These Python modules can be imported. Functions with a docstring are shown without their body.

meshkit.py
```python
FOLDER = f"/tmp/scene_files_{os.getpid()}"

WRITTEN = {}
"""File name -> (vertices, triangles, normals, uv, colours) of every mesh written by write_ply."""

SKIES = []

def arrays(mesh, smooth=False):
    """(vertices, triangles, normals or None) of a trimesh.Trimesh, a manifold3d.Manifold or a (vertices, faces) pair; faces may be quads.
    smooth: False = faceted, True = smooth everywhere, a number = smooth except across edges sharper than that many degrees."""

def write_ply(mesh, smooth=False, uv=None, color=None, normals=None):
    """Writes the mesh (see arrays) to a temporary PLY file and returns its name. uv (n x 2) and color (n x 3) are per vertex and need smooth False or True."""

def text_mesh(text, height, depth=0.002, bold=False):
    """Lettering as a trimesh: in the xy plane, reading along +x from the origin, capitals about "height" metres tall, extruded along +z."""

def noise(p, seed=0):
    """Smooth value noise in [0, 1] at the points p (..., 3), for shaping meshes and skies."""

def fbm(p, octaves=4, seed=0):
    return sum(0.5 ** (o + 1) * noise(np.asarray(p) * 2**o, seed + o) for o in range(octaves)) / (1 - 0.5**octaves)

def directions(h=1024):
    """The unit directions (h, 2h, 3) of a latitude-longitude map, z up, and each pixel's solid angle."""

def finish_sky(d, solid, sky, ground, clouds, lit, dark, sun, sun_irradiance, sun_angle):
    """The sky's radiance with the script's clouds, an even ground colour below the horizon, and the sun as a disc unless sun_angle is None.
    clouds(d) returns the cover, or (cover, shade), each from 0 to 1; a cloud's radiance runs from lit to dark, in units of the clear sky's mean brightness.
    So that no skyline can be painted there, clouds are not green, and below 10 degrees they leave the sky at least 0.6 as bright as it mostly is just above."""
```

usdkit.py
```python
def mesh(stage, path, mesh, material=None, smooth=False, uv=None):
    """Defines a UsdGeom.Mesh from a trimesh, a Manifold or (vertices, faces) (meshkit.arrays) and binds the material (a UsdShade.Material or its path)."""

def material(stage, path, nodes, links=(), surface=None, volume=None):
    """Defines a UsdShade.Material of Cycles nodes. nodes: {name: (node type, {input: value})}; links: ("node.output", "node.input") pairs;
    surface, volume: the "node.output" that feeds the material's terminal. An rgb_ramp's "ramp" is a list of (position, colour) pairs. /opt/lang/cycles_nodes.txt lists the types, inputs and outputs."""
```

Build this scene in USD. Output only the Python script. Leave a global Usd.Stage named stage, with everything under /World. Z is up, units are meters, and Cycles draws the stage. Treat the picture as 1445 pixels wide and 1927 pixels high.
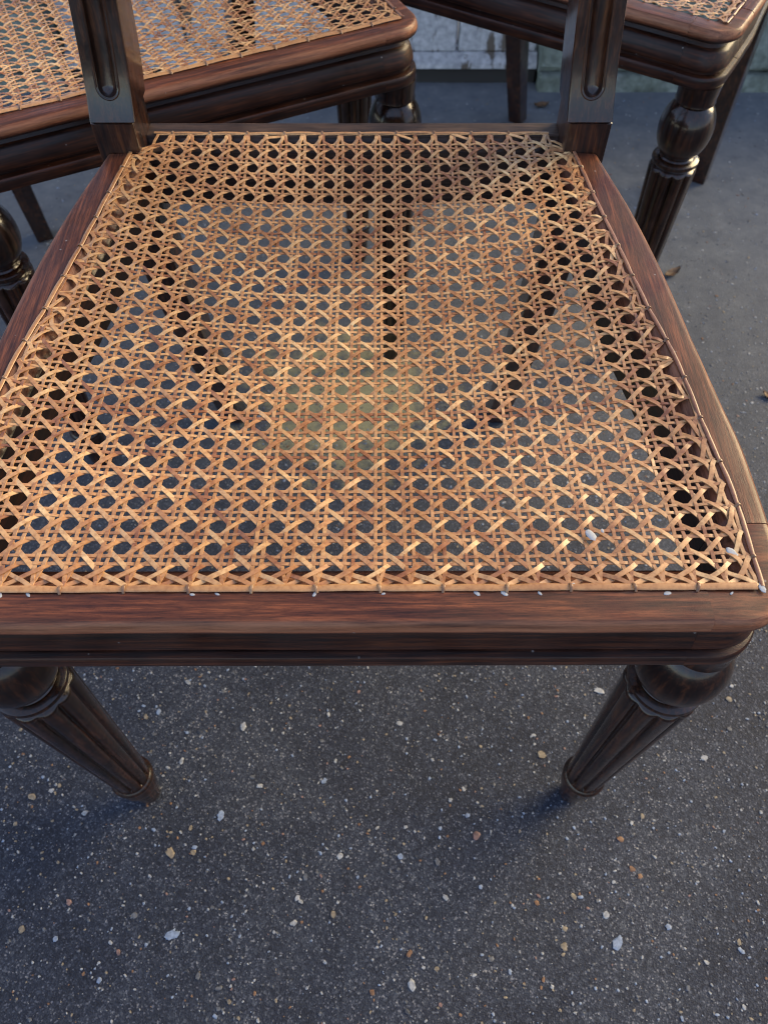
import math, random
import numpy as np, trimesh, manifold3d
from manifold3d import Manifold
from shapely.geometry import Polygon
import usdkit, meshkit
from pxr import Usd, UsdGeom, UsdLux, UsdShade, Gf, Sdf, Vt

stage = Usd.Stage.CreateInMemory()
UsdGeom.SetStageUpAxis(stage, UsdGeom.Tokens.z)
UsdGeom.SetStageMetersPerUnit(stage, 1.0)
UsdGeom.Xform.Define(stage, '/World')
UsdGeom.Scope.Define(stage, '/World/Looks')
rng = np.random.default_rng(7)

# ------------------------------------------------------------------ camera
PITCH, YAW, ROLL = math.radians(56.73), math.radians(.27), math.radians(-.127)
CAM = np.array([.0228, -.1576, .7966])
fw = np.array([math.sin(YAW) * math.cos(PITCH), math.cos(YAW) * math.cos(PITCH), -math.sin(PITCH)])
r0 = np.array([math.cos(YAW), -math.sin(YAW), 0.]); d0 = np.cross(fw, r0)
rt = math.cos(ROLL) * r0 + math.sin(ROLL) * d0
up = math.sin(ROLL) * r0 - math.cos(ROLL) * d0
cam = UsdGeom.Camera.Define(stage, '/World/camera')
cam.AddTransformOp().Set(Gf.Matrix4d(*[float(x) for x in (*rt, 0, *up, 0, *(-fw), 0, *CAM, 1)]))
cam.CreateFocalLengthAttr(24.0)
cam.CreateHorizontalApertureAttr(24 * 1445 / 1434.37)
cam.CreateVerticalApertureAttr(24 * 1445 / 1434.37 * 1024 / 767)
cam.CreateClippingRangeAttr(Gf.Vec2f(.01, 100))
cam.CreateFStopAttr(24 / 2.3)
cam.CreateFocusDistanceAttr(.475)
cam.CreateExposureAttr(2.15)

# ------------------------------------------------------------------ sky and sun
SUN_EL, SUN_AZ = math.radians(26), math.radians(62)        # azimuth as atan2(x, y)
sd = np.array([math.cos(SUN_EL) * math.sin(SUN_AZ), math.cos(SUN_EL) * math.cos(SUN_AZ), math.sin(SUN_EL)])
skym = usdkit.material(stage, '/World/Looks/sky', {
    's': ('sky_texture', dict(sky_type='single_scattering', sun_disc=False, sun_elevation=SUN_EL, sun_rotation=SUN_AZ, air_density=1.25, aerosol_density=.25, ozone_density=2.5)),
    'tc': ('texture_coordinate', {}), 'n': ('noise_texture', dict(scale=1.6, detail=5.0, roughness=.55)),
    'cr': ('rgb_ramp', dict(ramp=[(.30, (.42, .42, .42)), (.68, (.88, .88, .88))])),                 # unseen violet-blue veil, added to tint reflections and dim the horizon
    'cl': ('mix', dict(mix_type='mix', color2=(1.45, 1.62, 2.35))),
    'b': ('background_shader', dict(strength=.088))}, [('tc.generated', 'n.vector'), ('n.fac', 'cr.fac'), ('cr.color', 'cl.fac'), ('s.color', 'cl.color1'), ('cl.color', 'b.color')], surface='b.background')
dome = UsdLux.DomeLight.Define(stage, '/World/sky')
UsdShade.MaterialBindingAPI.Apply(dome.GetPrim()).Bind(skym)
dome.GetPrim().SetCustomDataByKey('kind', 'structure')
sun = UsdLux.DistantLight.Define(stage, '/World/sun')
sun.CreateNormalizeAttr(True); sun.CreateIntensityAttr(.38); sun.CreateAngleAttr(42.0); sun.CreateColorAttr(Gf.Vec3f(1, .76, .40))
zx = sd; xx = np.cross([0, 0, 1.], zx); xx /= np.linalg.norm(xx); yx = np.cross(zx, xx)
sun.AddTransformOp().Set(Gf.Matrix4d(*[float(x) for x in (*xx, 0, *yx, 0, *zx, 0, *(sd * 5), 1)]))

# ------------------------------------------------------------------ helpers
used = {}
def path_for(name, parent):
    base = parent if parent else '/World'
    k = used.get((base, name), -1) + 1
    used[(base, name)] = k
    return f'{base}/{name}' + (f'_{k:03d}' if k else '')
def obj(name, mesh, mat, parent=None, smooth=False, label=None):
    p = path_for(name, parent)
    m = usdkit.mesh(stage, p, mesh, mat, smooth=smooth)
    if label: m.GetPrim().SetCustomDataByKey('label', label)
    return p
def tag(p, label=None, category=None, group=None, kind=None):
    pr = stage.GetPrimAtPath(p)
    for k, v in (('label', label), ('category', category), ('group', group), ('kind', kind)):
        if v: pr.SetCustomDataByKey(k, v)
    return p
def xform(name, parent=None, loc=(0, 0, 0), rz=0):
    p = path_for(name, parent)
    x = UsdGeom.Xform.Define(stage, p)
    x.AddTranslateOp().Set(Gf.Vec3d(*map(float, loc))); x.AddRotateZOp().Set(float(rz))
    return p
def man(m):
    a = m.to_mesh()
    return np.array(a.vert_properties[:, :3], float), np.array(a.tri_verts, int)
def sph(c, r, n=16): return Manifold.sphere(r, n).translate(tuple(map(float, c)))
def rbox(lo, hi, r=.002, n=8):
    lo, hi = np.array(lo, float), np.array(hi, float)
    return Manifold.batch_hull([sph([(lo[0] + r, hi[0] - r)[i], (lo[1] + r, hi[1] - r)[j], (lo[2] + r, hi[2] - r)[k]], r, n) for i in (0, 1) for j in (0, 1) for k in (0, 1)])
def grid_faces(nu, nv, wrap=False):
    """quads of a nu x nv grid of points (row-major); wrap joins the last column to the first"""
    i, j = np.meshgrid(np.arange(nu - 1), np.arange(nv if wrap else nv - 1), indexing='ij')
    j2 = (j + 1) % nv
    return np.stack([i * nv + j, i * nv + j2, (i + 1) * nv + j2, (i + 1) * nv + j], -1).reshape(-1, 4)
def smoothstep(a, b, x):
    t = np.clip((x - a) / (b - a), 0, 1); return t * t * (3 - 2 * t)

# ------------------------------------------------------------------ materials
def look(name): return '/World/Looks/' + name
def wood(name, stretch, dark, mid, light, rough=.38, wear_and_light=False, coat=.12):
    n = {'tc': ('texture_coordinate', {}),
         'mp': ('mapping', dict(mapping_type='point', scale=stretch)),
         'g1': ('noise_texture', dict(scale=1.0, detail=6.0, roughness=.62, distortion=.25)),
         'mp2': ('mapping', dict(mapping_type='point', scale=tuple(3.1 * s for s in stretch))),
         'g2': ('noise_texture', dict(scale=1.6, detail=4.0, roughness=.7)),
         'bl': ('noise_texture', dict(scale=26.0, detail=3.0)),
         'r1': ('rgb_ramp', dict(ramp=[(.32, dark), (.5, mid), (.68, light)])),
         'rb': ('rgb_ramp', dict(ramp=[(.35, (.45, .42, .42)), (.62, (1.1, 1.1, 1.1))])),
         'mul': ('mix', dict(mix_type='multiply', fac=.8)),
         'rp': ('rgb_ramp', dict(ramp=[(.40, (.25, .22, .22)), (.52, (1, 1, 1))])),
         'mul2': ('mix', dict(mix_type='multiply', fac=.55)),
         'rr': ('rgb_ramp', dict(ramp=[(.3, (rough - .12,) * 3), (.7, (rough + .2,) * 3)])),
         'bp': ('bump', dict(strength=.22, distance=.0005)),
         'p': ('principled_bsdf', dict(coat_weight=coat, coat_roughness=.12, specular_ior_level=.3))}
    l = [('tc.object', 'mp.vector'), ('mp.vector', 'g1.vector'), ('tc.object', 'mp2.vector'), ('mp2.vector', 'g2.vector'), ('tc.object', 'bl.vector'),
         ('g1.fac', 'r1.fac'), ('bl.fac', 'rb.fac'), ('r1.color', 'mul.color1'), ('rb.color', 'mul.color2'),
         ('g2.fac', 'rp.fac'), ('mul.color', 'mul2.color1'), ('rp.color', 'mul2.color2'),
         ('bl.fac', 'rr.fac'), ('rr.color', 'p.roughness'), ('g2.fac', 'bp.height'), ('bp.normal', 'p.normal')]
    out = 'mul2.color'
    if wear_and_light:
        n.update({'sx': ('separate_xyz', {}), 'wz': ('rgb_ramp', dict(ramp=[(0.0, (0, 0, 0)), (.30, (0, 0, 0)), (.45, (1, 1, 1)), (1.0, (1, 1, 1))])),
                  'mr': ('map_range', dict(from_min=.436, from_max=.4502, to_min=0.0, to_max=1.0)),
                  'wn': ('noise_texture', dict(scale=.55, detail=6.0, roughness=.75)), 'vs': ('voronoi_texture', dict(scale=95.0)), 'vd': ('rgb_ramp', dict(ramp=[(0, (.55, .55, .55)), (.05, (.5, .5, .5)), (.085, (0, 0, 0))])), 'vc': ('separate_color', {}), 'vg': ('math', dict(math_type='greater_than', value2=.72)), 'vm': ('math', dict(math_type='multiply')), 'dust': ('mix', dict(mix_type='mix', color2=(.34, .31, .29))), 'wr': ('rgb_ramp', dict(ramp=[(.36, (0, 0, 0)), (.60, (1, 1, 1))])),
                  'wm': ('math', dict(math_type='multiply')), 'wm2': ('math', dict(math_type='multiply', value2=.55)),
                  'r3': ('rgb_ramp', dict(ramp=[(.30, (.030, .0085, .005)), (.5, (.088, .0265, .012)), (.68, (.20, .063, .026))])), 'tm': ('mix', dict(mix_type='mix')), 'mul3': ('mix', dict(mix_type='multiply', fac=.7)),  # upward faces paler than the sides: worn varnish and painted light together
                  'le': ('rgb_ramp', dict(ramp=[(0, (0, 0, 0)), (.42, (0, 0, 0)), (.55, (1, 1, 1)), (.90, (1, 1, 1)), (.98, (0, 0, 0))])), 'lm': ('math', dict(math_type='multiply')),  # lip band: rubbed edge, brightened further as a painted highlight
                  'mx': ('mix', dict(mix_type='mix', color2=(.38, .17, .09)))})
        l += [('tc.object', 'sx.vector'), ('sx.z', 'mr.value'), ('mr.result', 'wz.fac'), ('mp.vector', 'wn.vector'), ('tc.object', 'vs.vector'), ('vs.distance', 'vd.fac'), ('vs.color', 'vc.color'), ('vc.r', 'vg.value1'), ('vd.color', 'vm.value1'), ('vg.value', 'vm.value2'), ('vm.value', 'dust.fac'), ('mx.color', 'dust.color1'), ('wn.fac', 'wr.fac'),
              ('mr.result', 'le.fac'), ('le.color', 'wm.value1'), ('wr.color', 'wm.value2'), ('wm.value', 'wm2.value1'), ('wm2.value', 'mx.fac'),
              ('g1.fac', 'r3.fac'), ('r3.color', 'mul3.color1'), ('rp.color', 'mul3.color2'), ('wz.color', 'tm.fac'), (out, 'tm.color1'), ('mul3.color', 'tm.color2'), ('tm.color', 'mx.color1')]
        out = 'dust.color'
    l.append((out, 'p.base_color'))
    usdkit.material(stage, look(name), n, l, surface='p.BSDF')
    return look(name)
RAIL = ((.004, .0013, .0010), (.021, .0060, .0028), (.062, .018, .0065))
M_RAILX = wood('rail_wood_across', (20, 430, 430), *RAIL, wear_and_light=True)
M_RAILY = wood('rail_wood_along', (430, 20, 430), *RAIL, wear_and_light=True)
M_BLOCK = wood('block_wood', (30, 210, 320), *RAIL, wear_and_light=True)
M_REAR = wood('rear_rail_wood', (20, 430, 430), (.022, .013, .010), (.055, .033, .024), (.10, .06, .042), rough=.40)
M_POST = wood('post_wood', (340, 340, 16), (.003, .0012, .0009), (.014, .0045, .0020), (.050, .017, .0055), rough=.26, coat=.8)
M_LEG = wood('leg_wood', (340, 340, 16), (.0025, .001, .0008), (.010, .0034, .0016), (.036, .012, .0045), rough=.20, coat=.6)

def cane_mat(name, ramp, dirt=.7, rough=.34, own=.46, along=.56):
    usdkit.material(stage, look(name), {
        'oi': ('object_info', {}), 'tc': ('texture_coordinate', {}),
        'n': ('noise_texture', dict(scale=75.0, detail=3.5, roughness=.65)),
        'n2': ('noise_texture', dict(scale=420.0, detail=2.0)),
        'a': ('math', dict(math_type='multiply_add', value2=own)),
        'a2': ('math', dict(math_type='multiply', value2=along)),
        'rp': ('rgb_ramp', dict(ramp=ramp)),
        'd': ('rgb_ramp', dict(ramp=[(.33, (.62, .52, .47)), (.55, (1, 1, 1))])),
        'm': ('mix', dict(mix_type='multiply', fac=dirt)),
        'b': ('bump', dict(strength=.3, distance=.0003)),
        'p': ('principled_bsdf', dict(roughness=rough, specular_ior_level=.5, coat_weight=.25, coat_roughness=.2)),
        'st': ('noise_texture', dict(scale=7.0, detail=2.0)), 'sr': ('rgb_ramp', dict(ramp=[(.36, (.66, .58, .52)), (.6, (1.04, 1.02, .98))])), 'sm': ('mix', dict(mix_type='multiply', fac=.85)),
        'tr': ('translucent_bsdf', {}), 'ms': ('mix_closure', dict(fac=.06))},
        [('oi.random', 'a.value1'), ('tc.object', 'n.vector'), ('n.fac', 'a2.value1'), ('a2.value', 'a.value3'), ('a.value', 'rp.fac'),
         ('tc.object', 'n2.vector'), ('n2.fac', 'd.fac'), ('tc.object', 'st.vector'), ('st.fac', 'sr.fac'), ('rp.color', 'sm.color1'), ('sr.color', 'sm.color2'), ('sm.color', 'm.color1'), ('d.color', 'm.color2'), ('m.color', 'p.base_color'), ('m.color', 'tr.color'),
         ('n2.fac', 'b.height'), ('b.normal', 'p.normal'), ('p.BSDF', 'ms.closure1'), ('tr.BSDF', 'ms.closure2')], surface='ms.closure')
    return look(name)
CR = [(.14, (.19, .066, .028)), (.28, (.33, .142, .065)), (.42, (.50, .265, .118)), (.58, (.63, .37, .172)), (.74, (.72, .475, .235)), (.88, (.86, .66, .37))]
M_CANE = cane_mat('cane', CR)
M_CANEV = cane_mat('cane_upright', [(a, tuple(x * k for x, k in zip(c, (.84, .82, .84)))) for a, c in CR], own=.26, along=.70)
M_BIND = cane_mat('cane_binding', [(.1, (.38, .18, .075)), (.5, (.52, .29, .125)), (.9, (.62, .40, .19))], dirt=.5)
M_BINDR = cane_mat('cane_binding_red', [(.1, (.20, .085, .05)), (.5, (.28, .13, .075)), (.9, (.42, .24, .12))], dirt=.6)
M_TIE = cane_mat('cane_tie', [(.1, (.12, .06, .04)), (.6, (.30, .17, .09)), (.9, (.45, .30, .17))], dirt=.7)
usdkit.material(stage, look('dried_paint'), {'p': ('principled_bsdf', dict(base_color=(.33, .35, .38), roughness=.7)), 'tc': ('texture_coordinate', {}),
    'n': ('noise_texture', dict(scale=500.0, detail=2.0)), 'b': ('bump', dict(strength=.5, distance=.0006))}, [('tc.object', 'n.vector'), ('n.fac', 'b.height'), ('b.normal', 'p.normal')], surface='p.BSDF')
M_PAINT = look('dried_paint')

# ------------------------------------------------------------------ the setting: ground
usdkit.material(stage, look('asphalt'), {
    'g': ('geometry', {}),
    'v1': ('voronoi_texture', dict(scale=760.0, randomness=1.0)), 'v2': ('voronoi_texture', dict(scale=330.0, randomness=1.0)),
    'n1': ('noise_texture', dict(scale=5.0, detail=5.0, roughness=.6)), 'n2': ('noise_texture', dict(scale=26.0, detail=8.0, roughness=.75)), 'n3': ('noise_texture', dict(scale=900.0, detail=3.0, roughness=.7)),
    'sc': ('separate_color', {}), 'sc2': ('separate_color', {}),
    'rg': ('rgb_ramp', dict(ramp=[(0, (.012, .0155, .026)), (.5, (.021, .026, .040)), (.8, (.031, .038, .055)), (.93, (.056, .065, .087)), (1, (.15, .155, .175))])),
    'rg2': ('rgb_ramp', dict(ramp=[(0, (.55, .55, .6)), (.6, (1, 1, 1)), (.92, (1.3, 1.25, 1.15)), (1, (2.6, 2.4, 2.0))])),
    'm1': ('mix', dict(mix_type='multiply', fac=.75)),
    'rl': ('rgb_ramp', dict(ramp=[(.34, (.46, .52, .66)), (.5, (.95, .97, 1.0)), (.66, (1.5, 1.46, 1.36))])),
    'm2': ('mix', dict(mix_type='multiply', fac=.85)),
    'rm': ('rgb_ramp', dict(ramp=[(.28, (.6, .6, .62)), (.6, (1.15, 1.15, 1.15))])),
    'm3': ('mix', dict(mix_type='multiply', fac=.8)),
    # paler surface towards the wall
    'sx': ('separate_xyz', {}), 'mr': ('map_range', dict(from_min=.22, from_max=.95, to_min=0.0, to_max=1.0)),
    'cc': ('rgb_ramp', dict(ramp=[(.25, (.075, .085, .10)), (.42, (.115, .13, .15)), (.6, (.15, .165, .18)), (.8, (.26, .27, .28))])),
    'm4': ('mix', dict(mix_type='mix')), 'mf': ('math', dict(math_type='multiply', value2=.9)),
    # sunlit patch below the seat, painted into the ground as yellow-olive colour
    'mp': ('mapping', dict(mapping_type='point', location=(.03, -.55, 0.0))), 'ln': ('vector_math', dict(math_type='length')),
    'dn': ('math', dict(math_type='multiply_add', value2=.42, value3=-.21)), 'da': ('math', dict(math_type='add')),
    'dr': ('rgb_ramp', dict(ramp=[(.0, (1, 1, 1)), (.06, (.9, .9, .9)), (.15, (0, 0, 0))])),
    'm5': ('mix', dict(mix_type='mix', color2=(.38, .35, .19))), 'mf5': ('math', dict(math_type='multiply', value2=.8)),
    'bs': ('math', dict(math_type='add')), 'b1': ('bump', dict(strength=.4, distance=.0010)), 'b2': ('bump', dict(strength=.45, distance=.0006)),
    'p': ('principled_bsdf', dict(roughness=.72, specular_ior_level=.35))},
    [('g.position', 'v1.vector'), ('g.position', 'v2.vector'), ('g.position', 'n1.vector'), ('g.position', 'n2.vector'), ('g.position', 'n3.vector'),
     ('v1.color', 'sc.color'), ('sc.r', 'rg.fac'), ('v2.color', 'sc2.color'), ('sc2.g', 'rg2.fac'), ('rg.color', 'm1.color1'), ('rg2.color', 'm1.color2'),
     ('n1.fac', 'rl.fac'), ('m1.color', 'm2.color1'), ('rl.color', 'm2.color2'), ('n2.fac', 'rm.fac'), ('m2.color', 'm3.color1'), ('rm.color', 'm3.color2'),
     ('g.position', 'sx.vector'), ('sx.y', 'mr.value'), ('mr.result', 'mf.value1'), ('n2.fac', 'cc.fac'), ('mf.value', 'm4.fac'), ('m3.color', 'm4.color1'), ('cc.color', 'm4.color2'),
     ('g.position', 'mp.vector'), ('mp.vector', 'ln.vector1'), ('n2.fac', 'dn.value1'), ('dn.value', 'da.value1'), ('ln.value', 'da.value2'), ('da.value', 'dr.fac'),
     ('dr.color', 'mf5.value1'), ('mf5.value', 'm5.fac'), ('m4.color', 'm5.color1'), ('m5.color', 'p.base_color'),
     ('v1.distance', 'b1.height'), ('n3.fac', 'b2.height'), ('b1.normal', 'b2.normal'), ('b2.normal', 'p.normal')], surface='p.BSDF')
ground = xform('ground'); tag(ground, kind='structure')
def ground_height(x, y):
    p = np.stack([x * 5, y * 5, np.zeros_like(x)], -1)
    return (meshkit.fbm(p, 3, 11) - .5) * .004
gx = np.unique(np.concatenate([[-40, -15, -6, -3], np.linspace(-1.5, 1.5, 121), [3, 6, 15, 40]]))
gy = np.unique(np.concatenate([[-40, -15, -6, -3], np.linspace(-1.2, 1.38, 105), [1.6, 3, 6, 15, 40]]))
X, Y = np.meshgrid(gx, gy, indexing='ij')
fade = smoothstep(2.5, 1.2, np.maximum(abs(X), abs(Y)))
Zg = ground_height(X, Y) * fade - .0012
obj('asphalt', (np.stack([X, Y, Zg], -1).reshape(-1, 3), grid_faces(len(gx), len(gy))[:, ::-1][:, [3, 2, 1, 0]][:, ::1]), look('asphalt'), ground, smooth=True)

# pebbles bedded in the surface
def peb_mat(name, col, rough=.6):
    usdkit.material(stage, look(name), {'g': ('geometry', {}), 'n': ('noise_texture', dict(scale=350.0, detail=3.0)),
        'r': ('rgb_ramp', dict(ramp=[(.3, tuple(c * .62 for c in col)), (.65, tuple(min(.9, c * 1.18) for c in col))])),
        'p': ('principled_bsdf', dict(roughness=rough))}, [('g.position', 'n.vector'), ('n.fac', 'r.fac'), ('r.color', 'p.base_color')], surface='p.BSDF')
    return look(name)
PEB = [(peb_mat('pebble_white', (.29, .30, .31)), .26), (peb_mat('pebble_pale_blue', (.20, .25, .34)), .17), (peb_mat('pebble_tan', (.22, .18, .125)), .18),
       (peb_mat('pebble_orange', (.19, .10, .05)), .05), (peb_mat('pebble_grey', (.10, .105, .115)), .22), (peb_mat('pebble_rose', (.20, .12, .10)), .04), (peb_mat('pebble_slate', (.04, .045, .055)), .06)]
ICO = trimesh.creation.icosphere(subdivisions=1)
ICOV, ICOF = np.array(ICO.vertices), np.array(ICO.faces)
TOPF = ICOF[(ICOV[ICOF][:, :, 2].mean(1) > -.25)]
ICO0 = trimesh.creation.icosahedron(); I0V, I0F = np.array(ICO0.vertices), np.array(ICO0.faces)
def pebble(x, y, s, r, fine=True):
    V, F = (ICOV, ICOF) if fine else (I0V, I0F)
    a = r.uniform(0, 6.283); asp = r.uniform(1.0, 1.8)
    v = V * (1 + .62 * (r.random((len(V), 1)) - .5))
    v = v * [s * .5 * asp ** .5, s * .5 / asp ** .5, s * .25]
    v[:, 2] = np.minimum(v[:, 2], s * .07 + .0002)
    c, q = math.cos(a), math.sin(a)
    v = np.stack([v[:, 0] * c - v[:, 1] * q, v[:, 0] * q + v[:, 1] * c, v[:, 2]], 1)
    z = float(ground_height(np.array([x]), np.array([y]))[0]) - .0012
    return v + [x, y, z + .0004], F
def cam_to_ground(px, py):
    v = fw + (px - 722.5) / 1434.37 * rt - (py - 963.5) / 1434.37 * up
    return CAM + (-.001 - CAM[2]) / v[2] * v
r = np.random.default_rng(21)
probs = np.array([p for _, p in PEB]); probs /= probs.sum()
big = []
known = [(322, 1760, 30, 1), (1162, 1775, 26, 1), (458, 1368, 20, 0), (320, 1605, 24, 2), (1127, 1300, 26, 0), (1020, 1420, 22, 2), (897, 1573, 20, 5), (775, 1855, 22, 0), (415, 1535, 22, 1),
         (342, 1433, 14, 0), (640, 1612, 16, 0), (1062, 1782, 18, 2), (1190, 1636, 14, 3), (626, 1722, 16, 2), (1140, 1722, 18, 0), (275, 1350, 14, 2), (1372, 1316, 16, 2), (1325, 1427, 18, 0), (1168, 1580, 16, 3),
         (610, 1470, 14, 1), (1395, 1790, 14, 1), (752, 1362, 16, 0), (700, 1868, 12, 3), (1258, 1745, 14, 1), (560, 1690, 14, 0), (880, 1535, 12, 1), (1010, 1700, 12, 3), (60, 1500, 18, 2), (160, 1530, 14, 0), (40, 1750, 16, 2)]
for px, py, s, c in known:
    q = cam_to_ground(px, py); big.append((q[0], q[1], s * .00036, c))
while len(big) < 300:
    px, py = r.uniform(-40, 1490), r.uniform(1200, 1960)
    q = cam_to_ground(px, py); big.append((q[0], q[1], .0024 + .0030 * r.random() ** 3, r.choice(len(PEB), p=probs)))
for x, y, s, c in big:
    obj('pebble', pebble(x, y, s, r), PEB[c][0], ground, smooth=35)
GRIT = [(2, .15), (4, .34), (0, .28), (1, .15), (3, .05), (5, .03)]
bins = {c: ([], [], [0]) for c, _ in GRIT}
gp = np.array([w for _, w in GRIT]); gp /= gp.sum()
for i in range(21000):
    x, y = r.uniform(-.62, .75), r.uniform(-.20, 1.0)
    if y > .45 and r.random() < (y - .45) * 1.3: continue
    vs, fs, k = bins[GRIT[r.choice(len(GRIT), p=gp)][0]]
    v, f = pebble(x, y, .0009 + .0022 * r.random() ** 2.2, r, fine=False)
    vs.append(v); fs.append(f + k[0]); k[0] += len(v)
for i in range(5000):
    x, y = r.uniform(-1.0, 1.25), r.uniform(.35, 1.34)
    vs, fs, k = bins[GRIT[r.choice(len(GRIT), p=gp)][0]]
    v, f = pebble(x, y, .0016 + .0034 * r.random() ** 2.2, r, fine=False)
    vs.append(v); fs.append(f + k[0]); k[0] += len(v)
for c, _ in GRIT:
    tag(obj('grit', (np.concatenate(bins[c][0]), np.concatenate(bins[c][1])), PEB[c][0], ground), kind='stuff')

# ------------------------------------------------------------------ door and wall behind the chairs
usdkit.material(stage, look('flaking_white_paint'), {
    'g': ('geometry', {}), 'mp': ('mapping', dict(mapping_type='point', scale=(26, 26, 7))), 'n': ('noise_texture', dict(scale=1.0, detail=6.0, roughness=.62)),
    'n2': ('noise_texture', dict(scale=90.0, detail=4.0)), 'r': ('rgb_ramp', dict(ramp=[(.555, (0, 0, 0)), (.60, (1, 1, 1))])),
    'c': ('rgb_ramp', dict(ramp=[(.3, (.26, .27, .29)), (.7, (.50, .51, .53))])), 'm': ('mix', dict(mix_type='mix', color2=(.10, .082, .065))),
    'b': ('bump', dict(strength=.6, distance=.002, invert=True)), 'p': ('principled_bsdf', dict(roughness=.6))},
    [('g.position', 'mp.vector'), ('mp.vector', 'n.vector'), ('g.position', 'n2.vector'), ('n.fac', 'r.fac'), ('n2.fac', 'c.fac'), ('r.color', 'm.fac'), ('c.color', 'm.color1'), ('m.color', 'p.base_color'), ('r.color', 'b.height'), ('b.normal', 'p.normal')], surface='p.BSDF')
usdkit.material(stage, look('mossy_stone'), {
    'g': ('geometry', {}), 'n': ('noise_texture', dict(scale=14.0, detail=6.0, roughness=.65)), 'n2': ('noise_texture', dict(scale=70.0, detail=5.0)),
    'r': ('rgb_ramp', dict(ramp=[(.3, (.07, .085, .065)), (.5, (.15, .18, .155)), (.72, (.24, .27, .25))])), 'r2': ('rgb_ramp', dict(ramp=[(.3, (.5, .5, .5)), (.65, (1.1, 1.1, 1.1))])),
    'm': ('mix', dict(mix_type='multiply', fac=.8)), 'b': ('bump', dict(strength=.7, distance=.006)), 'p': ('principled_bsdf', dict(roughness=.85))},
    [('g.position', 'n.vector'), ('g.position', 'n2.vector'), ('n.fac', 'r.fac'), ('n2.fac', 'r2.fac'), ('r.color', 'm.color1'), ('r2.color', 'm.color2'), ('m.color', 'p.base_color'), ('n2.fac', 'b.height'), ('b.normal', 'p.normal')], surface='p.BSDF')
usdkit.material(stage, look('gap_black'), {'p': ('principled_bsdf', dict(base_color=(.015, .014, .013), roughness=.8))}, surface='p.BSDF')  # near-black colour stands for shade in the gap under the door
door = xform('plank_door', loc=(-.13, 1.40, 0))
tag(door, 'old plank door with flaking white paint behind the chairs', 'door')
xs = [-.46, -.345, -.23, -.115, 0., .072, .19, .305, .455]
xs = np.array([-.46, -.34, -.22, -.10, .02, .14, .30, .455])
for a, b in zip(xs[:-1], xs[1:]):
    dz = r.uniform(-.0012, .0012)
    obj('plank', man(rbox((a + .002, .0 + dz, .0505), (b - .002, .028 + dz, 2.0), .004, 8)), look('flaking_white_paint'), door, smooth=40)
prof = np.array([(.0, .028), (-.018, .028), (-.018, .036), (-.010, .044), (-.002, .051), (.03, .051), (.03, .028)])
rail = trimesh.creation.extrude_polygon(Polygon(prof), .915); v = np.array(rail.vertices)
obj('bottom_rail', (np.stack([v[:, 2] - .46, v[:, 0], v[:, 1]], 1), np.array(rail.faces)), look('flaking_white_paint'), door, smooth=30, label='bright weathered bottom rail of the door')
obj('sill', man(rbox((-.462, -.012, -.02), (.457, .10, .0275), .002)), look('gap_black'), door)  # added black bar that fills the shaded gap under the door
wall = xform('stone_wall', loc=(0, 1.36, 0))
tag(wall, 'grey green mossy masonry wall on both sides of the white door', 'wall')
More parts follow.
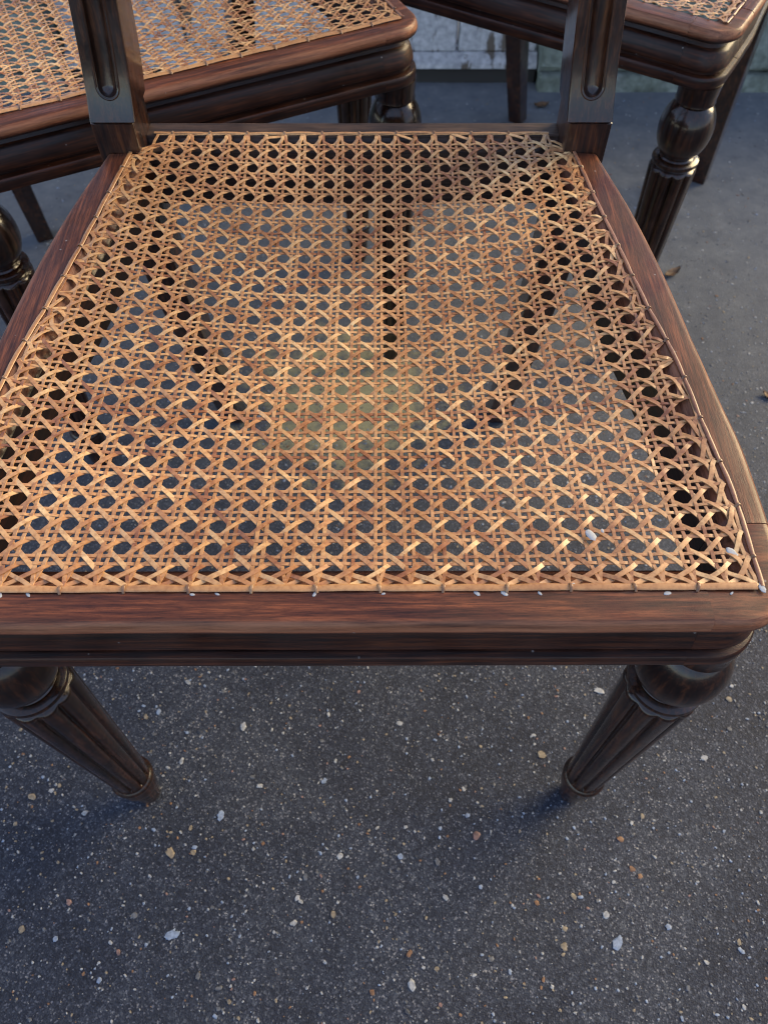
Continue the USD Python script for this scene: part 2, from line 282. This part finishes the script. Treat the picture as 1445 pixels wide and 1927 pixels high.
for x0, x1, n in ((.327, 2.6, 6), (-2.9, -.593, 6)):
    e = np.linspace(x0, x1, n + 1)
    for a, b in zip(e[:-1], e[1:]):
        obj('base_stone', man(rbox((a + .001, -.012 + r.uniform(-.003, .003), -.05), (b - .001, .3, .030), .006, 10)), look('mossy_stone'), wall, smooth=40)
    for row in range(2):
        e2 = np.linspace(x0, x1, n + 1) + (0 if row % 2 else .5 * (x1 - x0) / n)
        e2 = np.concatenate([[x0], np.clip(e2, x0, x1), [x1]]); e2 = np.unique(np.round(e2, 4))
        for a, b in zip(e2[:-1], e2[1:]):
            obj('stone', man(rbox((a + .002, r.uniform(-.003, .003), .036 + row * .225), (b - .002, .3, .036 + row * .225 + .219), .007, 10)), look('mossy_stone'), wall, smooth=40)
    obj('mortar', man(rbox((x0 + .001, .012, -.05), (x1 - .001, .296, .48), .002)), look('mossy_stone'), wall)

# dry leaves on the ground
usdkit.material(stage, look('dry_leaf'), {'g': ('geometry', {}), 'n': ('noise_texture', dict(scale=160.0, detail=4.0)), 'r': ('rgb_ramp', dict(ramp=[(.3, (.05, .03, .015)), (.7, (.17, .09, .04))])),
    'p': ('principled_bsdf', dict(roughness=.6))}, [('g.position', 'n.vector'), ('n.fac', 'r.fac'), ('r.color', 'p.base_color')], surface='p.BSDF')
def leaf(px, py, L, W, ang, curl, label):
    q = cam_to_ground(px, py)
    nu, nv = 13, 7
    u = np.linspace(0, 1, nu)[:, None] * np.ones((1, nv)); t = np.linspace(-1, 1, nv)[None] * np.ones((nu, 1))
    w = W * np.sin(np.pi * np.clip(u, .02, .98)) ** .7 * (1 + .12 * np.sin(u * 21))
    x = (u - .5) * L; y = t * w * .5; z = .0025 + curl * (4 * (u - .5) ** 2 + .6 * t ** 2) + .001 * np.sin(9 * u + 3 * t)
    a = math.radians(ang); v = np.stack([x * math.cos(a) - y * math.sin(a), x * math.sin(a) + y * math.cos(a), z], -1).reshape(-1, 3)
    f = grid_faces(nu, nv); n = len(v)
    v2 = np.concatenate([v, v - [0, 0, .0004]]); f2 = np.concatenate([f, f[:, ::-1] + n])
    p = xform('dry_leaf', loc=(q[0], q[1], -.001))
    obj('blade', (v2, f2), look('dry_leaf'), p, smooth=True)
    tag(p, label, 'leaf')
leaf(1263, 517, .034, .013, 35, .005, 'curled brown leaf on the paving right of the front chair')
leaf(1018, 200, .030, .017, 10, .004, 'small dark leaf near the door, left of the right rear post')
leaf(1447, 748, .022, .012, -30, .004, 'dark leaf scrap at the right edge of the photo beside the front chair')

# ------------------------------------------------------------------ the chair
OUT = np.array([(.030, .2335), (.067, .2335), (.11, .2325), (.15, .2290), (.21, .2230), (.26, .2185), (.33, .2095), (.40, .1960), (.412, .1935)])
BND = np.array([(.0225, .2166), (.069, .2170), (.13, .2115), (.17, .2085), (.243, .1965), (.308, .1875), (.38, .1780), (.412, .1735)])
Y0, YB, YR, YI = .002, .0225, .4350, .0385
INS = .0135
from scipy.interpolate import PchipInterpolator
f_out, f_bnd = PchipInterpolator(OUT[:, 0], OUT[:, 1]), PchipInterpolator(BND[:, 0], BND[:, 1])
ZT = .45
PROF = [(.006, 0), (.0032, -.0005), (.0014, -.0022), (.0004, -.0048), (0, -.0078), (.0006, -.0102), (.0026, -.0118), (.0070, -.0128), (.0116, -.0138), (.0126, -.0165), (.0112, -.0196), (.0082, -.0214),
        (.0066, -.0236), (.0050, -.0280), (.0036, -.0325), (.0032, -.0365), (.0046, -.0394), (.0070, -.0408), (.0070, -.0424), (.0042, -.0428), (.0014, -.0434), (.0003, -.0448), (0, -.0470), (.0002, -.0518), (.0012, -.0543), (.0034, -.0555), (.016, -.0555)]
def sweep_rail(O, N, B, I, seed, drop=0.0, open_ends=True):
    """O outer line, N inward normals, B line of the binding, I inner edge: all n x 2. One closed moulded bar."""
    n = len(O); rings = []
    wob = (meshkit.noise(np.stack([O[:, 0] * 26, O[:, 1] * 26, np.full(n, seed * 7.3)], -1), seed) - .5)
    for nn, z in PROF:
        k = 1.0 if z > -.012 else .3
        rings.append(np.column_stack([O + N * (nn + wob[:, None] * .0009 * k), np.full(n, ZT + z - drop) + wob * .0004 * (z > -.006)]))
    rings.append(np.column_stack([I, np.full(n, ZT - .050)]))
    rings.append(np.column_stack([I, np.full(n, ZT - .0095 - drop)]))
    rings.append(np.column_stack([I + (B - I) * .12, np.full(n, ZT - .0078 - drop)]))
    rings.append(np.column_stack([I + (B - I) * .86, np.full(n, ZT - .0008 - drop)]))
    rings.append(np.column_stack([B, np.full(n, ZT - .0001 - drop)]))
    P = np.stack(rings, 1)                                     # n x m x 3
    m = P.shape[1]
    v = P.reshape(-1, 3); f = grid_faces(n, m, wrap=True)
    tris = np.vstack([f[:, [0, 1, 2]], f[:, [0, 2, 3]]])
    caps = []
    for e, flip in ((0, False), (n - 1, True)):
        q = np.column_stack([(P[e, :, :2] - O[e]) @ N[e], P[e, :, 2]]) * 1000
        q2, t2 = trimesh.creation.triangulate_polygon(Polygon(q), engine='earcut')
        near = np.array([np.argmin(((q - p) ** 2).sum(1)) for p in q2]); c = len(v)
        v = np.vstack([v, P[e]]); t2 = near[t2] + c
        e2 = q[t2[:, 1] - c] - q[t2[:, 0] - c]; e3 = q[t2[:, 2] - c] - q[t2[:, 0] - c]
        t2[(e2[:, 0] * e3[:, 1] - e2[:, 1] * e3[:, 0]) < 0] = t2[(e2[:, 0] * e3[:, 1] - e2[:, 1] * e3[:, 0]) < 0][:, ::-1]
        caps.append(t2 if flip else t2[:, ::-1])
    t = np.vstack([tris] + caps)
    me = trimesh.Trimesh(v, t, process=False)
    if me.volume < 0: t = t[:, ::-1]
    return v, t
def mirror(m): return m[0] * [-1, 1, 1], m[1][:, ::-1]
def front_rail(seed):
    x = np.linspace(-.18855, .18855, 90); o = np.ones_like(x)
    return sweep_rail(np.column_stack([x, o * Y0]), np.column_stack([o * 0, o]), np.column_stack([x, o * YB]), np.column_stack([x, o * YI]), seed)
RC = .030
def corner_block(seed):
    xa, ya = .2335 - RC, Y0 + RC
    a = np.linspace(.1887, xa, 6)[:-1]; th = np.linspace(0, np.pi / 2, 15); b = np.linspace(ya, .0620, 6)[1:]
    O = np.vstack([np.column_stack([a, a * 0 + Y0]), np.column_stack([xa + RC * np.sin(th), ya - RC * np.cos(th)]), np.column_stack([b * 0 + .2335, b])])
    N = np.vstack([np.column_stack([a * 0, a * 0 + 1]), np.column_stack([-np.sin(th), np.cos(th)]), np.column_stack([b * 0 - 1, b * 0])])
    xb, xi = .2166, .2166 - INS
    t1 = np.linspace(0, 1, 6)[:-1, None]; t2 = np.linspace(0, 1, 6)[1:, None]
    seg = lambda c, s, e: np.vstack([np.array(s) + (np.array(c) - s) * t1, np.repeat([c], 15, 0), np.array(c) + (np.array(e) - c) * t2])
    B = seg((xb, YB), (.1887, YB), (float(f_bnd(.062)), .062)); I = seg((xi, YI), (.1887, YI), (float(f_bnd(.062)) - INS, .062))
    return sweep_rail(O, N, B, I, seed, drop=.0003)
def side_rail(seed):
    y = np.linspace(.0624, .4085, 70); o = f_out(y); d = f_out(y, 1)
    N = np.column_stack([-np.ones_like(y), d]); N /= np.linalg.norm(N, axis=1)[:, None]
    b = f_bnd(y)
    return sweep_rail(np.column_stack([o, y]), N, np.column_stack([b, y]), np.column_stack([b - INS, y]), seed)
def turned(zr, sectors=72, reeds=None):
    """zr: (z, r) from top to bottom; reeds: (z_top, z_bottom, count, depth)"""
    zr = np.array(zr); z, rr = zr[:, 0], zr[:, 1]
    th = np.linspace(0, 2 * np.pi, sectors, endpoint=False)
    R = np.repeat(rr[:, None], sectors, 1)
    if reeds:
        zt, zb, n, d = reeds
        s = ((th * n / (2 * np.pi)) % 1) * 2 - 1
        lobe = 1 - d + d * np.sqrt(np.clip(1 - np.abs(s) ** 3.2 * .999, 0, 1))
        on = smoothstep(zt, zt - .004, z) * smoothstep(zb, zb + .004, z)
        dome = np.sqrt(np.clip(1 - s ** 2 * .9, 0, 1))
        top = smoothstep(zt + .0005, zt - .006, z)
        R = R * (1 - on[:, None] * (1 - lobe)[None]) 
        zone = ((z < zt + .0005) & (z > zt - .008))[:, None]
        R = np.where(zone, R * (1 - .10 * (1 - dome[None]) * (1 - top[:, None])), R)
    P = np.stack([R * np.cos(th), R * np.sin(th), np.repeat(z[:, None], sectors, 1)], -1)
    v = P.reshape(-1, 3); n, m = len(z), sectors
    f = grid_faces(n, m, wrap=True); t = np.vstack([f[:, [0, 1, 2]], f[:, [0, 2, 3]]])
    for e, flip in ((0, False), (n - 1, True)):
        c = len(v); v = np.vstack([v, [0, 0, z[e]]]); a = e * m + np.arange(m); b = e * m + (np.arange(m) + 1) % m
        t = np.vstack([t, np.column_stack([np.full(m, c), b, a] if not flip else [np.full(m, c), a, b])])
    if trimesh.Trimesh(v, t, process=False).volume < 0: t = t[:, ::-1]
    return v, t
def leg_profile():
    p = [(.3955, .0215), (.384, .0205), (.379, .0200), (.376, .0208)]
    for a in np.linspace(-1.05, 1.10, 15): p.append((.3465 - .0285 * math.sin(a) / .88, .0285 * math.cos(a * .86) * 1.0))
    p += [(.3170, .0178), (.3155, .0190), (.3150, .0225), (.3135, .0248), (.3110, .0254), (.3090, .0246), (.3078, .0226), (.3066, .0214), (.3055, .0222), (.3046, .0240), (.3030, .0254)]
    p += [(z, .0258 + (.0172 - .0258) * (.302 - z) / (.302 - .0700)) for z in np.concatenate([[.3015, .3, .298, .296], np.linspace(.292, .076, 22), [.074, .072]])]
    p += [(.0700, .0170), (.0690, .0176), (.0675, .0192), (.0650, .0199), (.0625, .0194), (.0605, .0182), (.0560, .0178), (.050, .0180), (.044, .0176), (.040, .0166), (.0385, .0152), (.037, .0143), (.030, .0140), (.014, .0125), (.003, .0112), (.0, .0100)]
    return p
LEG = turned(leg_profile(), 120, (.3030, .0705, 10, .24))
def loft(sections, ch=.003):
    """sections: (z, cx, cy, hx, hy): rectangles with chamfered corners, lofted"""
    rings = []
    for z, cx, cy, hx, hy in sections:
        c = min(ch, hx * .4)
        pts = []
        for sx, sy in ((1, -1), (1, 1), (-1, 1), (-1, -1)):
            for k in range(3):
                a = {(1, -1): -90, (1, 1): 0, (-1, 1): 90, (-1, -1): 180}[(sx, sy)] + k * 45
                pts.append((cx + sx * (hx - c) + c * math.cos(math.radians(a)), cy + sy * (hy - c) + c * math.sin(math.radians(a)), z))
        rings.append(pts)
    P = np.array(rings); n, m = P.shape[:2]; v = P.reshape(-1, 3)
    f = grid_faces(n, m, wrap=True); t = np.vstack([f[:, [0, 1, 2]], f[:, [0, 2, 3]]])
    for e, flip in ((0, False), (n - 1, True)):
        c = len(v); v = np.vstack([v, P[e].mean(0)]); a = e * m + np.arange(m); b = e * m + (np.arange(m) + 1) % m
        t = np.vstack([t, np.column_stack([np.full(m, c), b, a] if not flip else [np.full(m, c), a, b])])
    if trimesh.Trimesh(v, t, process=False).volume < 0: t = t[:, ::-1]
    return v, t
def rear_leg():                                              # right-hand one; its top is the block above the seat
    s = []
    for z in [.4745, .473, .45, .42, .39] + list(np.linspace(.36, 0, 10)):
        q = max(0, (.38 - z) / .38)
        s.append((z, .1828 - .006 * q, .4310 + .093 * q ** 1.35, .0166 - .0036 * q - (.0012 if z > .474 else 0), .0225 - .0085 * q - (.0012 if z > .474 else 0)))
    return loft(s, .0022)
POST_IN = math.tan(math.radians(4.0))
def post_lean(h): return .085 * h + .0125 * (1 - math.exp(-h / .032)) + .12 * max(0, h - .15)
def back_post():                                             # right-hand one
    z0, z1 = .4750, .93
    def rect(z):
        h = z - z0
        cx = .1809 - POST_IN * h; yf = .4052 + post_lean(h)
        dep = .047 - .016 * smoothstep(0, .16, h)
        return cx, yf, dep
    secs = []
    for z in [z0, z0 + .0012] + list(np.arange(.480, .60, .006)) + [.61, .64, .70, .80, .90, z1]:
        cx, yf, dep = rect(z); e = .0012 if z in (z0, z1) else 0
        hx = .0173 - .003 * (z - z0) / .45
        secs.append((z, cx, yf + dep / 2, hx - e, dep / 2 - e))
    v, t = loft(secs, .0018)
    m = Manifold(manifold3d.Mesh(vert_properties=v.astype(np.float32), tri_verts=t.astype(np.uint32)))
    zs = [.4985] + list(np.arange(.506, .60, .008)) + [.61, .64, .70, .80, .86]
    def chain(dx, off, rad, n):                              # a rod that follows the curved face
        out = Manifold()
        for za, zb in zip(zs[:-1], zs[1:]):
            A, B = rect(za), rect(zb)
            out = out + Manifold.batch_hull([sph((A[0] + dx, A[1] - off, za), rad, n), sph((B[0] + dx, B[1] - off, zb), rad, n)])
        return out
    for side in (-1, 1): m = m + chain(side * .0082, -.0004, .0011, 12)                   # the raised bead along the flute
    A = rect(.4985); arc = [(A[0] + .0082 * math.cos(a), .4052 + post_lean(.0235 + .0082 * math.sin(a)) + .0005, .4985 + .0082 * math.sin(a)) for a in np.linspace(0, -math.pi, 13)]
    for p, q in zip(arc[:-1], arc[1:]): m = m + Manifold.batch_hull([sph(p, .0011, 12), sph(q, .0011, 12)])
    m = m - chain(0, .0012, .0070, 32)
    return man(m)

# ---- cane: the six way pattern, every strand a ribbon of its own
PV, VY0, XPH = .0158, .0413, .33
def pcol(y): return .0161 - (y - .05) * .0028
def to_xy(u, v): 
    y = VY0 + PV * v
    return (u + XPH) * pcol(y), y
HWY = np.concatenate([BND[:, 0], [.4125, .4345]]); HWX = np.concatenate([BND[:, 1], [.1655, .1585]])
def hw(y): return np.interp(y, HWY, HWX)
def inside(x, y): return (y > YB + .001) & (y < YR - .0008) & (np.abs(x) < hw(y) - .0006)
SAG = .020
def sag(x, y):
    a = np.clip(np.abs(x) / hw(np.clip(y, YB, .41)), 0, 1); b = np.clip(np.abs((y - .229) / .2062), 0, 1)
    return -SAG * (1 - a ** 2.2) * (1 - b ** 2.3)
HS = .00036
def wave(t, k=1.6): return np.tanh(k * np.cos(2 * np.pi * t)) / math.tanh(k)
def strand(kind, idx, side, r, per=8):
    """kind v, h, d (x-y), e (x+y). Returns ribbon mesh or None."""
    off = .145 * side
    s = np.arange(-45, 45, 1 / per)
    j = (meshkit.noise(np.stack([s * .23, np.full_like(s, idx * 3.7 + side), np.full_like(s, 'vhde'.index(kind) * 9.1)], -1), 5) - .5) * .05
    j = j + (meshkit.noise(np.stack([s * .9, np.full_like(s, idx * 1.7 + side), np.full_like(s, 'vhde'.index(kind) * 5.1)], -1), 8) - .5) * .02
    if kind == 'v': u, v = idx + off + j, s
    elif kind == 'h': u, v = s, idx + off + j
    elif kind == 'd': u, v = s, -s + idx + .5 + j * .7            # falls to the right in the picture
    else: u, v = s, s + idx + .5 + j * .7
    x, y = to_xy(u, v); ok = inside(x, y)
    if ok.sum() < 4: return None
    lo, hi = np.argmax(ok), len(ok) - 1 - np.argmax(ok[::-1])
    lo, hi = max(lo - 1, 0), min(hi + 1, len(ok) - 1)
    x, y, u, v = x[lo:hi + 1], y[lo:hi + 1], u[lo:hi + 1], v[lo:hi + 1]
    d = np.concatenate([[0], np.cumsum(np.hypot(np.diff(x), np.diff(y)))])
    # weave
    if kind == 'v': zz = side * HS * np.cos(2 * np.pi * v) * 0 + HS * np.where(np.abs((v + .5) % 1 - .5) < .32, -side * np.sign(((v + .5) % 1 - .5)) * np.sin(np.pi * np.clip(np.abs((v + .5) % 1 - .5) / .29, 0, 1)), 0)
    elif kind == 'h': zz = HS * np.where(np.abs((u + .5) % 1 - .5) < .32, side * np.sign(((u + .5) % 1 - .5)) * np.sin(np.pi * np.clip(np.abs((u + .5) % 1 - .5) / .29, 0, 1)), 0) 
    elif kind == 'd': zz = -.00072 * wave(u, 2.4)
    else: zz = .00072 * wave(u, 2.4)
    # ends drawn to the holes in the frame
    for at_end in (False, True):
        k = -1 if at_end else 0
        ex, ey = x[k], y[k]
        dist = (d[-1] - d) if at_end else d
        if ey < YB + .006 or ey > YR - .006:
            hy = YB + .0014 if ey < .2 else YR - .0012
            hx = (round(ex / pcol(hy) - XPH) + XPH) * pcol(hy)
            hx = float(np.clip(hx, -hw(hy) + .002, hw(hy) - .002))
        else:
            vv = (ey - VY0) / PV; hy = VY0 + PV * round(vv)
            hy = min(max(hy, YB + .002), .411); hx = math.copysign(float(hw(hy)) - .0020, ex)
        w = (1 - smoothstep(0, (1.15 if ey < YB + .006 else .75 if ey > .4 else .85) * PV, dist))
        w = w * (1.0)
        x = x + (hx - ex) * w; y = y + (hy - ey) * w
        dd = smoothstep(0, .006, dist)
        zz = zz * (.35 + .65 * dd)
    z = ZT + .0006 + sag(x, y) + zz
    P = np.stack([x, y, z], 1)
    T = np.gradient(P, axis=0); T /= np.linalg.norm(T, axis=1)[:, None] + 1e-12
    S = np.cross(T, [0, 0, 1.]); S /= np.linalg.norm(S, axis=1)[:, None] + 1e-12
    tilt = (meshkit.noise(np.stack([s[lo:hi + 1] * .5, np.full(len(x), idx * 2.3 + side * 5), np.full(len(x), 3.3)], -1), 12) - .5) * .45
    U = np.cross(S, T)
    S2 = S * np.cos(tilt)[:, None] + U * np.sin(tilt)[:, None]; U2 = U * np.cos(tilt)[:, None] - S * np.sin(tilt)[:, None]
    w = (.00195 if kind in 'vh' else .00250) * r.uniform(.9, 1.12); t = .00060
    if per >= 8: strips = ([(-.47, .44), (0, .5), (.47, .44)], [(.47, .44), (.5, .30), (.5, -.4)], [(-.5, -.4), (-.5, .30), (-.47, .44)])
    else: strips = ([(-.5, .05), (0, .5), (.5, .05)], [(.5, .05), (0, -.45), (-.5, .05)])
    vv, tt, k = [], [], 0
    for prof in strips:
        rings = np.stack([P + S2 * (a * w) + U2 * (b * t) for a, b in prof], 1)
        n, m = rings.shape[:2]; f = grid_faces(n, m)[:, ::-1] + k
        vv.append(rings.reshape(-1, 3)); tt += [f[:, [0, 1, 2]], f[:, [0, 2, 3]]]; k += n * m
    vv, tt = np.concatenate(vv), np.vstack(tt)
    e = vv[tt[0]]
    if np.cross(e[1] - e[0], e[2] - e[0]) @ U2[0] < 0: tt = tt[:, ::-1]
    return vv, tt

def ribbon(pts, w, t, up=(0, 0, 1.)):
    P = np.array(pts, float)
    T = np.gradient(P, axis=0); T /= np.linalg.norm(T, axis=1)[:, None] + 1e-12
    S = np.cross(T, up); S /= np.linalg.norm(S, axis=1)[:, None] + 1e-12; U = np.cross(S, T)
    w = np.broadcast_to(w, len(P))
    prof = [(-.5, -.2), (-.42, .2), (-.2, .45), (.2, .45), (.42, .2), (.5, -.2), (0, -.5)]
    R = np.stack([P + S * (a * w)[:, None] + U * (b * t) for a, b in prof], 1); n, m = R.shape[:2]
    v = R.reshape(-1, 3); f = grid_faces(n, m, wrap=True); tt = np.vstack([f[:, [0, 1, 2]], f[:, [0, 2, 3]]])
    for e, flip in ((0, False), (n - 1, True)):
        c = len(v); v = np.vstack([v, R[e].mean(0)]); a = e * m + np.arange(m); b = e * m + (np.arange(m) + 1) % m
        tt = np.vstack([tt, np.column_stack([np.full(m, c), b, a] if not flip else [np.full(m, c), a, b])])
    if trimesh.Trimesh(v, tt, process=False).volume < 0: tt = tt[:, ::-1]
    return v, tt
def binding(parent, pts, holes, w, mat, r, every=2, tie_mat=None, round_=.0010):
    P = np.array(pts, float)
    d = np.concatenate([[0], np.cumsum(np.linalg.norm(np.diff(P, axis=0), axis=1))])
    s = np.arange(0, d[-1], .0025); Q = np.column_stack([np.interp(s, d, P[:, k]) for k in (0, 1)])
    hd = np.array([s[np.argmin(np.hypot(*(Q - h).T))] for h in holes[::every]])
    near = np.min(np.abs(s[:, None] - hd[None]), 1)
    T = np.gradient(Q, axis=0); T /= np.linalg.norm(T, axis=1)[:, None]; N = np.column_stack([-T[:, 1], T[:, 0]])
    wav = (meshkit.noise(np.column_stack([s * 40, s * 0, s * 0 + r.uniform(0, 50)]), 3) - .5) * .0012
    Q = Q + N * wav[:, None]
    z = ZT + .0008 + .0004 * smoothstep(.002, .012, near) + (meshkit.noise(np.column_stack([s * 55, s * 0, s * 0 + r.uniform(0, 50)]), 4) - .5) * .0006
    ww = w * (1 + .12 * smoothstep(.002, .008, near) - .12)
    b = obj('cane_binding', ribbon(np.column_stack([Q, z]), ww, round_), mat, parent, smooth=50)
    for h in hd:
        i = int(np.argmin(np.abs(s - h))); c = Q[i]; n = N[i]; a = np.linspace(-1.15, 1.15, 9)
        tilt = T[i] * r.uniform(-.0008, .0008)
        pts = [np.array([*(c + n * (k * w * .55) + tilt * k), ZT + .0002 + .0020 * max(0, 1 - (abs(k) / 1.12) ** 2.4)]) for k in a]
        obj('cane_tie', ribbon(pts, .0016, .0005, up=(0, 0, 1.)), tie_mat or M_TIE, b, smooth=50)
    return b

def blob(c, sx, sy, sz, r):
    v = ICOV * (1 + .35 * (r.random((len(ICOV), 1)) - .5)) * [sx, sy, sz]
    a = r.uniform(0, 3); v = np.column_stack([v[:, 0] * math.cos(a) - v[:, 1] * math.sin(a), v[:, 0] * math.sin(a) + v[:, 1] * math.cos(a), v[:, 2]])
    return v + np.array(c), ICOF

def chair(loc, rz, label, seed, per, front_binding=True, paint=False, bw=.0041):
    r = np.random.default_rng(seed)
    c = xform('cane_chair', loc=loc, rz=rz); tag(c, label, 'chair', 'matching cane seated dining chairs')
    obj('front_rail', front_rail(seed), M_RAILX, c, smooth=32)
    obj('corner_block', corner_block(seed), M_BLOCK, c, smooth=32); obj('corner_block', mirror(corner_block(seed)), M_BLOCK, c, smooth=32)
    obj('side_rail', side_rail(seed), M_RAILY, c, smooth=32); obj('side_rail', mirror(side_rail(seed)), M_RAILY, c, smooth=32)
    rr = man(rbox((-.1668, .4206, .3965), (.1668, .4515, .4432), .0012, 8) + rbox((-.1668, .4335, .425), (.1668, .4515, .4500), .0012, 8))
    obj('rear_rail', rr, M_REAR, c, smooth=40)
    for s in (1, -1):
        L = (LEG[0] * [s, 1, 1] + [s * .2115, .027, 0], LEG[1] if s > 0 else LEG[1][:, ::-1])
        obj('front_leg', L, M_LEG, c, smooth=38)
    RL, BP = rear_leg(), back_post()
    for s in (1, -1):
        obj('rear_leg', RL if s > 0 else mirror(RL), M_POST, c, smooth=35)
        obj('back_post', BP if s > 0 else mirror(BP), M_POST, c, smooth=35)
    hb = post_lean(.43)
    obj('crest_rail', man(rbox((-.170, .4052 + hb - .012, .86), (.170, .4052 + hb + .016, .945), .006)), M_POST, c, smooth=40)
    mb = post_lean(.17)
    obj('middle_rail', man(rbox((-.158, .4052 + mb + .004, .625), (.158, .4052 + mb + .022, .665), .004)), M_POST, c, smooth=40)
    seat = xform('cane_seat', c)
    for kind, rng_ in (('v', range(-16, 17)), ('h', range(0, 26)), ('d', range(-20, 50)), ('e', range(-20, 50))):
        for idx in rng_:
            for side in ((-1, 1) if kind in 'vh' else (0,)):
                if kind in 'de': idx2 = idx
                else: idx2 = idx
                m = strand(kind, idx2 if kind != 'e' else idx2, side, r, per)
                if m is not None: obj('cane_strand', m, M_CANEV if kind == 'v' else M_CANE, seat, smooth=True)
    hx = (np.arange(-16, 17) + XPH) * pcol(YB); hx = hx[abs(hx) < .206]
    if front_binding:
        binding(c, [(-.2160, YB + .0002), (.2160, YB + .0010)], [(x, YB) for x in hx], bw, M_BIND, r)
    hx2 = (np.arange(-16, 17) + XPH) * pcol(YR); hx2 = hx2[abs(hx2) < .150]
    binding(c, [(-.160, YR), (.159, YR)], [(x, YR) for x in hx2], .0026, M_BIND, r)
    ys = VY0 + PV * np.arange(0, 24)
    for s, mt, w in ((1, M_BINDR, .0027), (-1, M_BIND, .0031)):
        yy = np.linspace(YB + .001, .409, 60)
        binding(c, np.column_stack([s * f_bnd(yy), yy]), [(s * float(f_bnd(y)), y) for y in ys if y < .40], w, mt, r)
    if paint:
        for x in hx:
            if r.random() < .4:
                k = r.uniform(.5, 1.15)
                obj('paint_dab', blob((x + r.uniform(-.003, .003), YB - .0022 - r.uniform(0, .0005), ZT), .0019 * k, .0010 * k, .00035, r), M_PAINT, c, smooth=True)
        for x, y, z, s in ((.1345, .0555, ZT - .001, .95), (.2065, .0435, ZT + .0008, .85), (.2165, .0225, ZT + .0010, .7), (.121, .0245, ZT + .0003, .45), (.141, .0580, ZT - .0008, .35)):
            obj('paint_fleck', blob((x, y, z), .0040 * s, .0023 * s, .0006 * s, r), M_PAINT, c, smooth=True, label='white paint fleck on the cane' if s > .6 else None)
    return c
def placed(bx, by, deg):
    a = math.radians(deg); px, py = .2163, .0240
    return (bx - (px * math.cos(a) - py * math.sin(a)), by - (px * math.sin(a) + py * math.cos(a)), 0)
chair((0, 0, 0), 0, 'nearest dark wood chair with a cane seat facing the viewer', 100, 8, paint=True)
chair(placed(.0427, .631, 26.0), 26.0, 'chair behind on the left, its cane seat half lit by warm light', 200, 6, bw=.0056)
chair(placed(.3474, .620, -32.1), -32.1, 'shadowed chair behind on the right with bare front cane edge and no binding', 300, 6, front_binding=False)
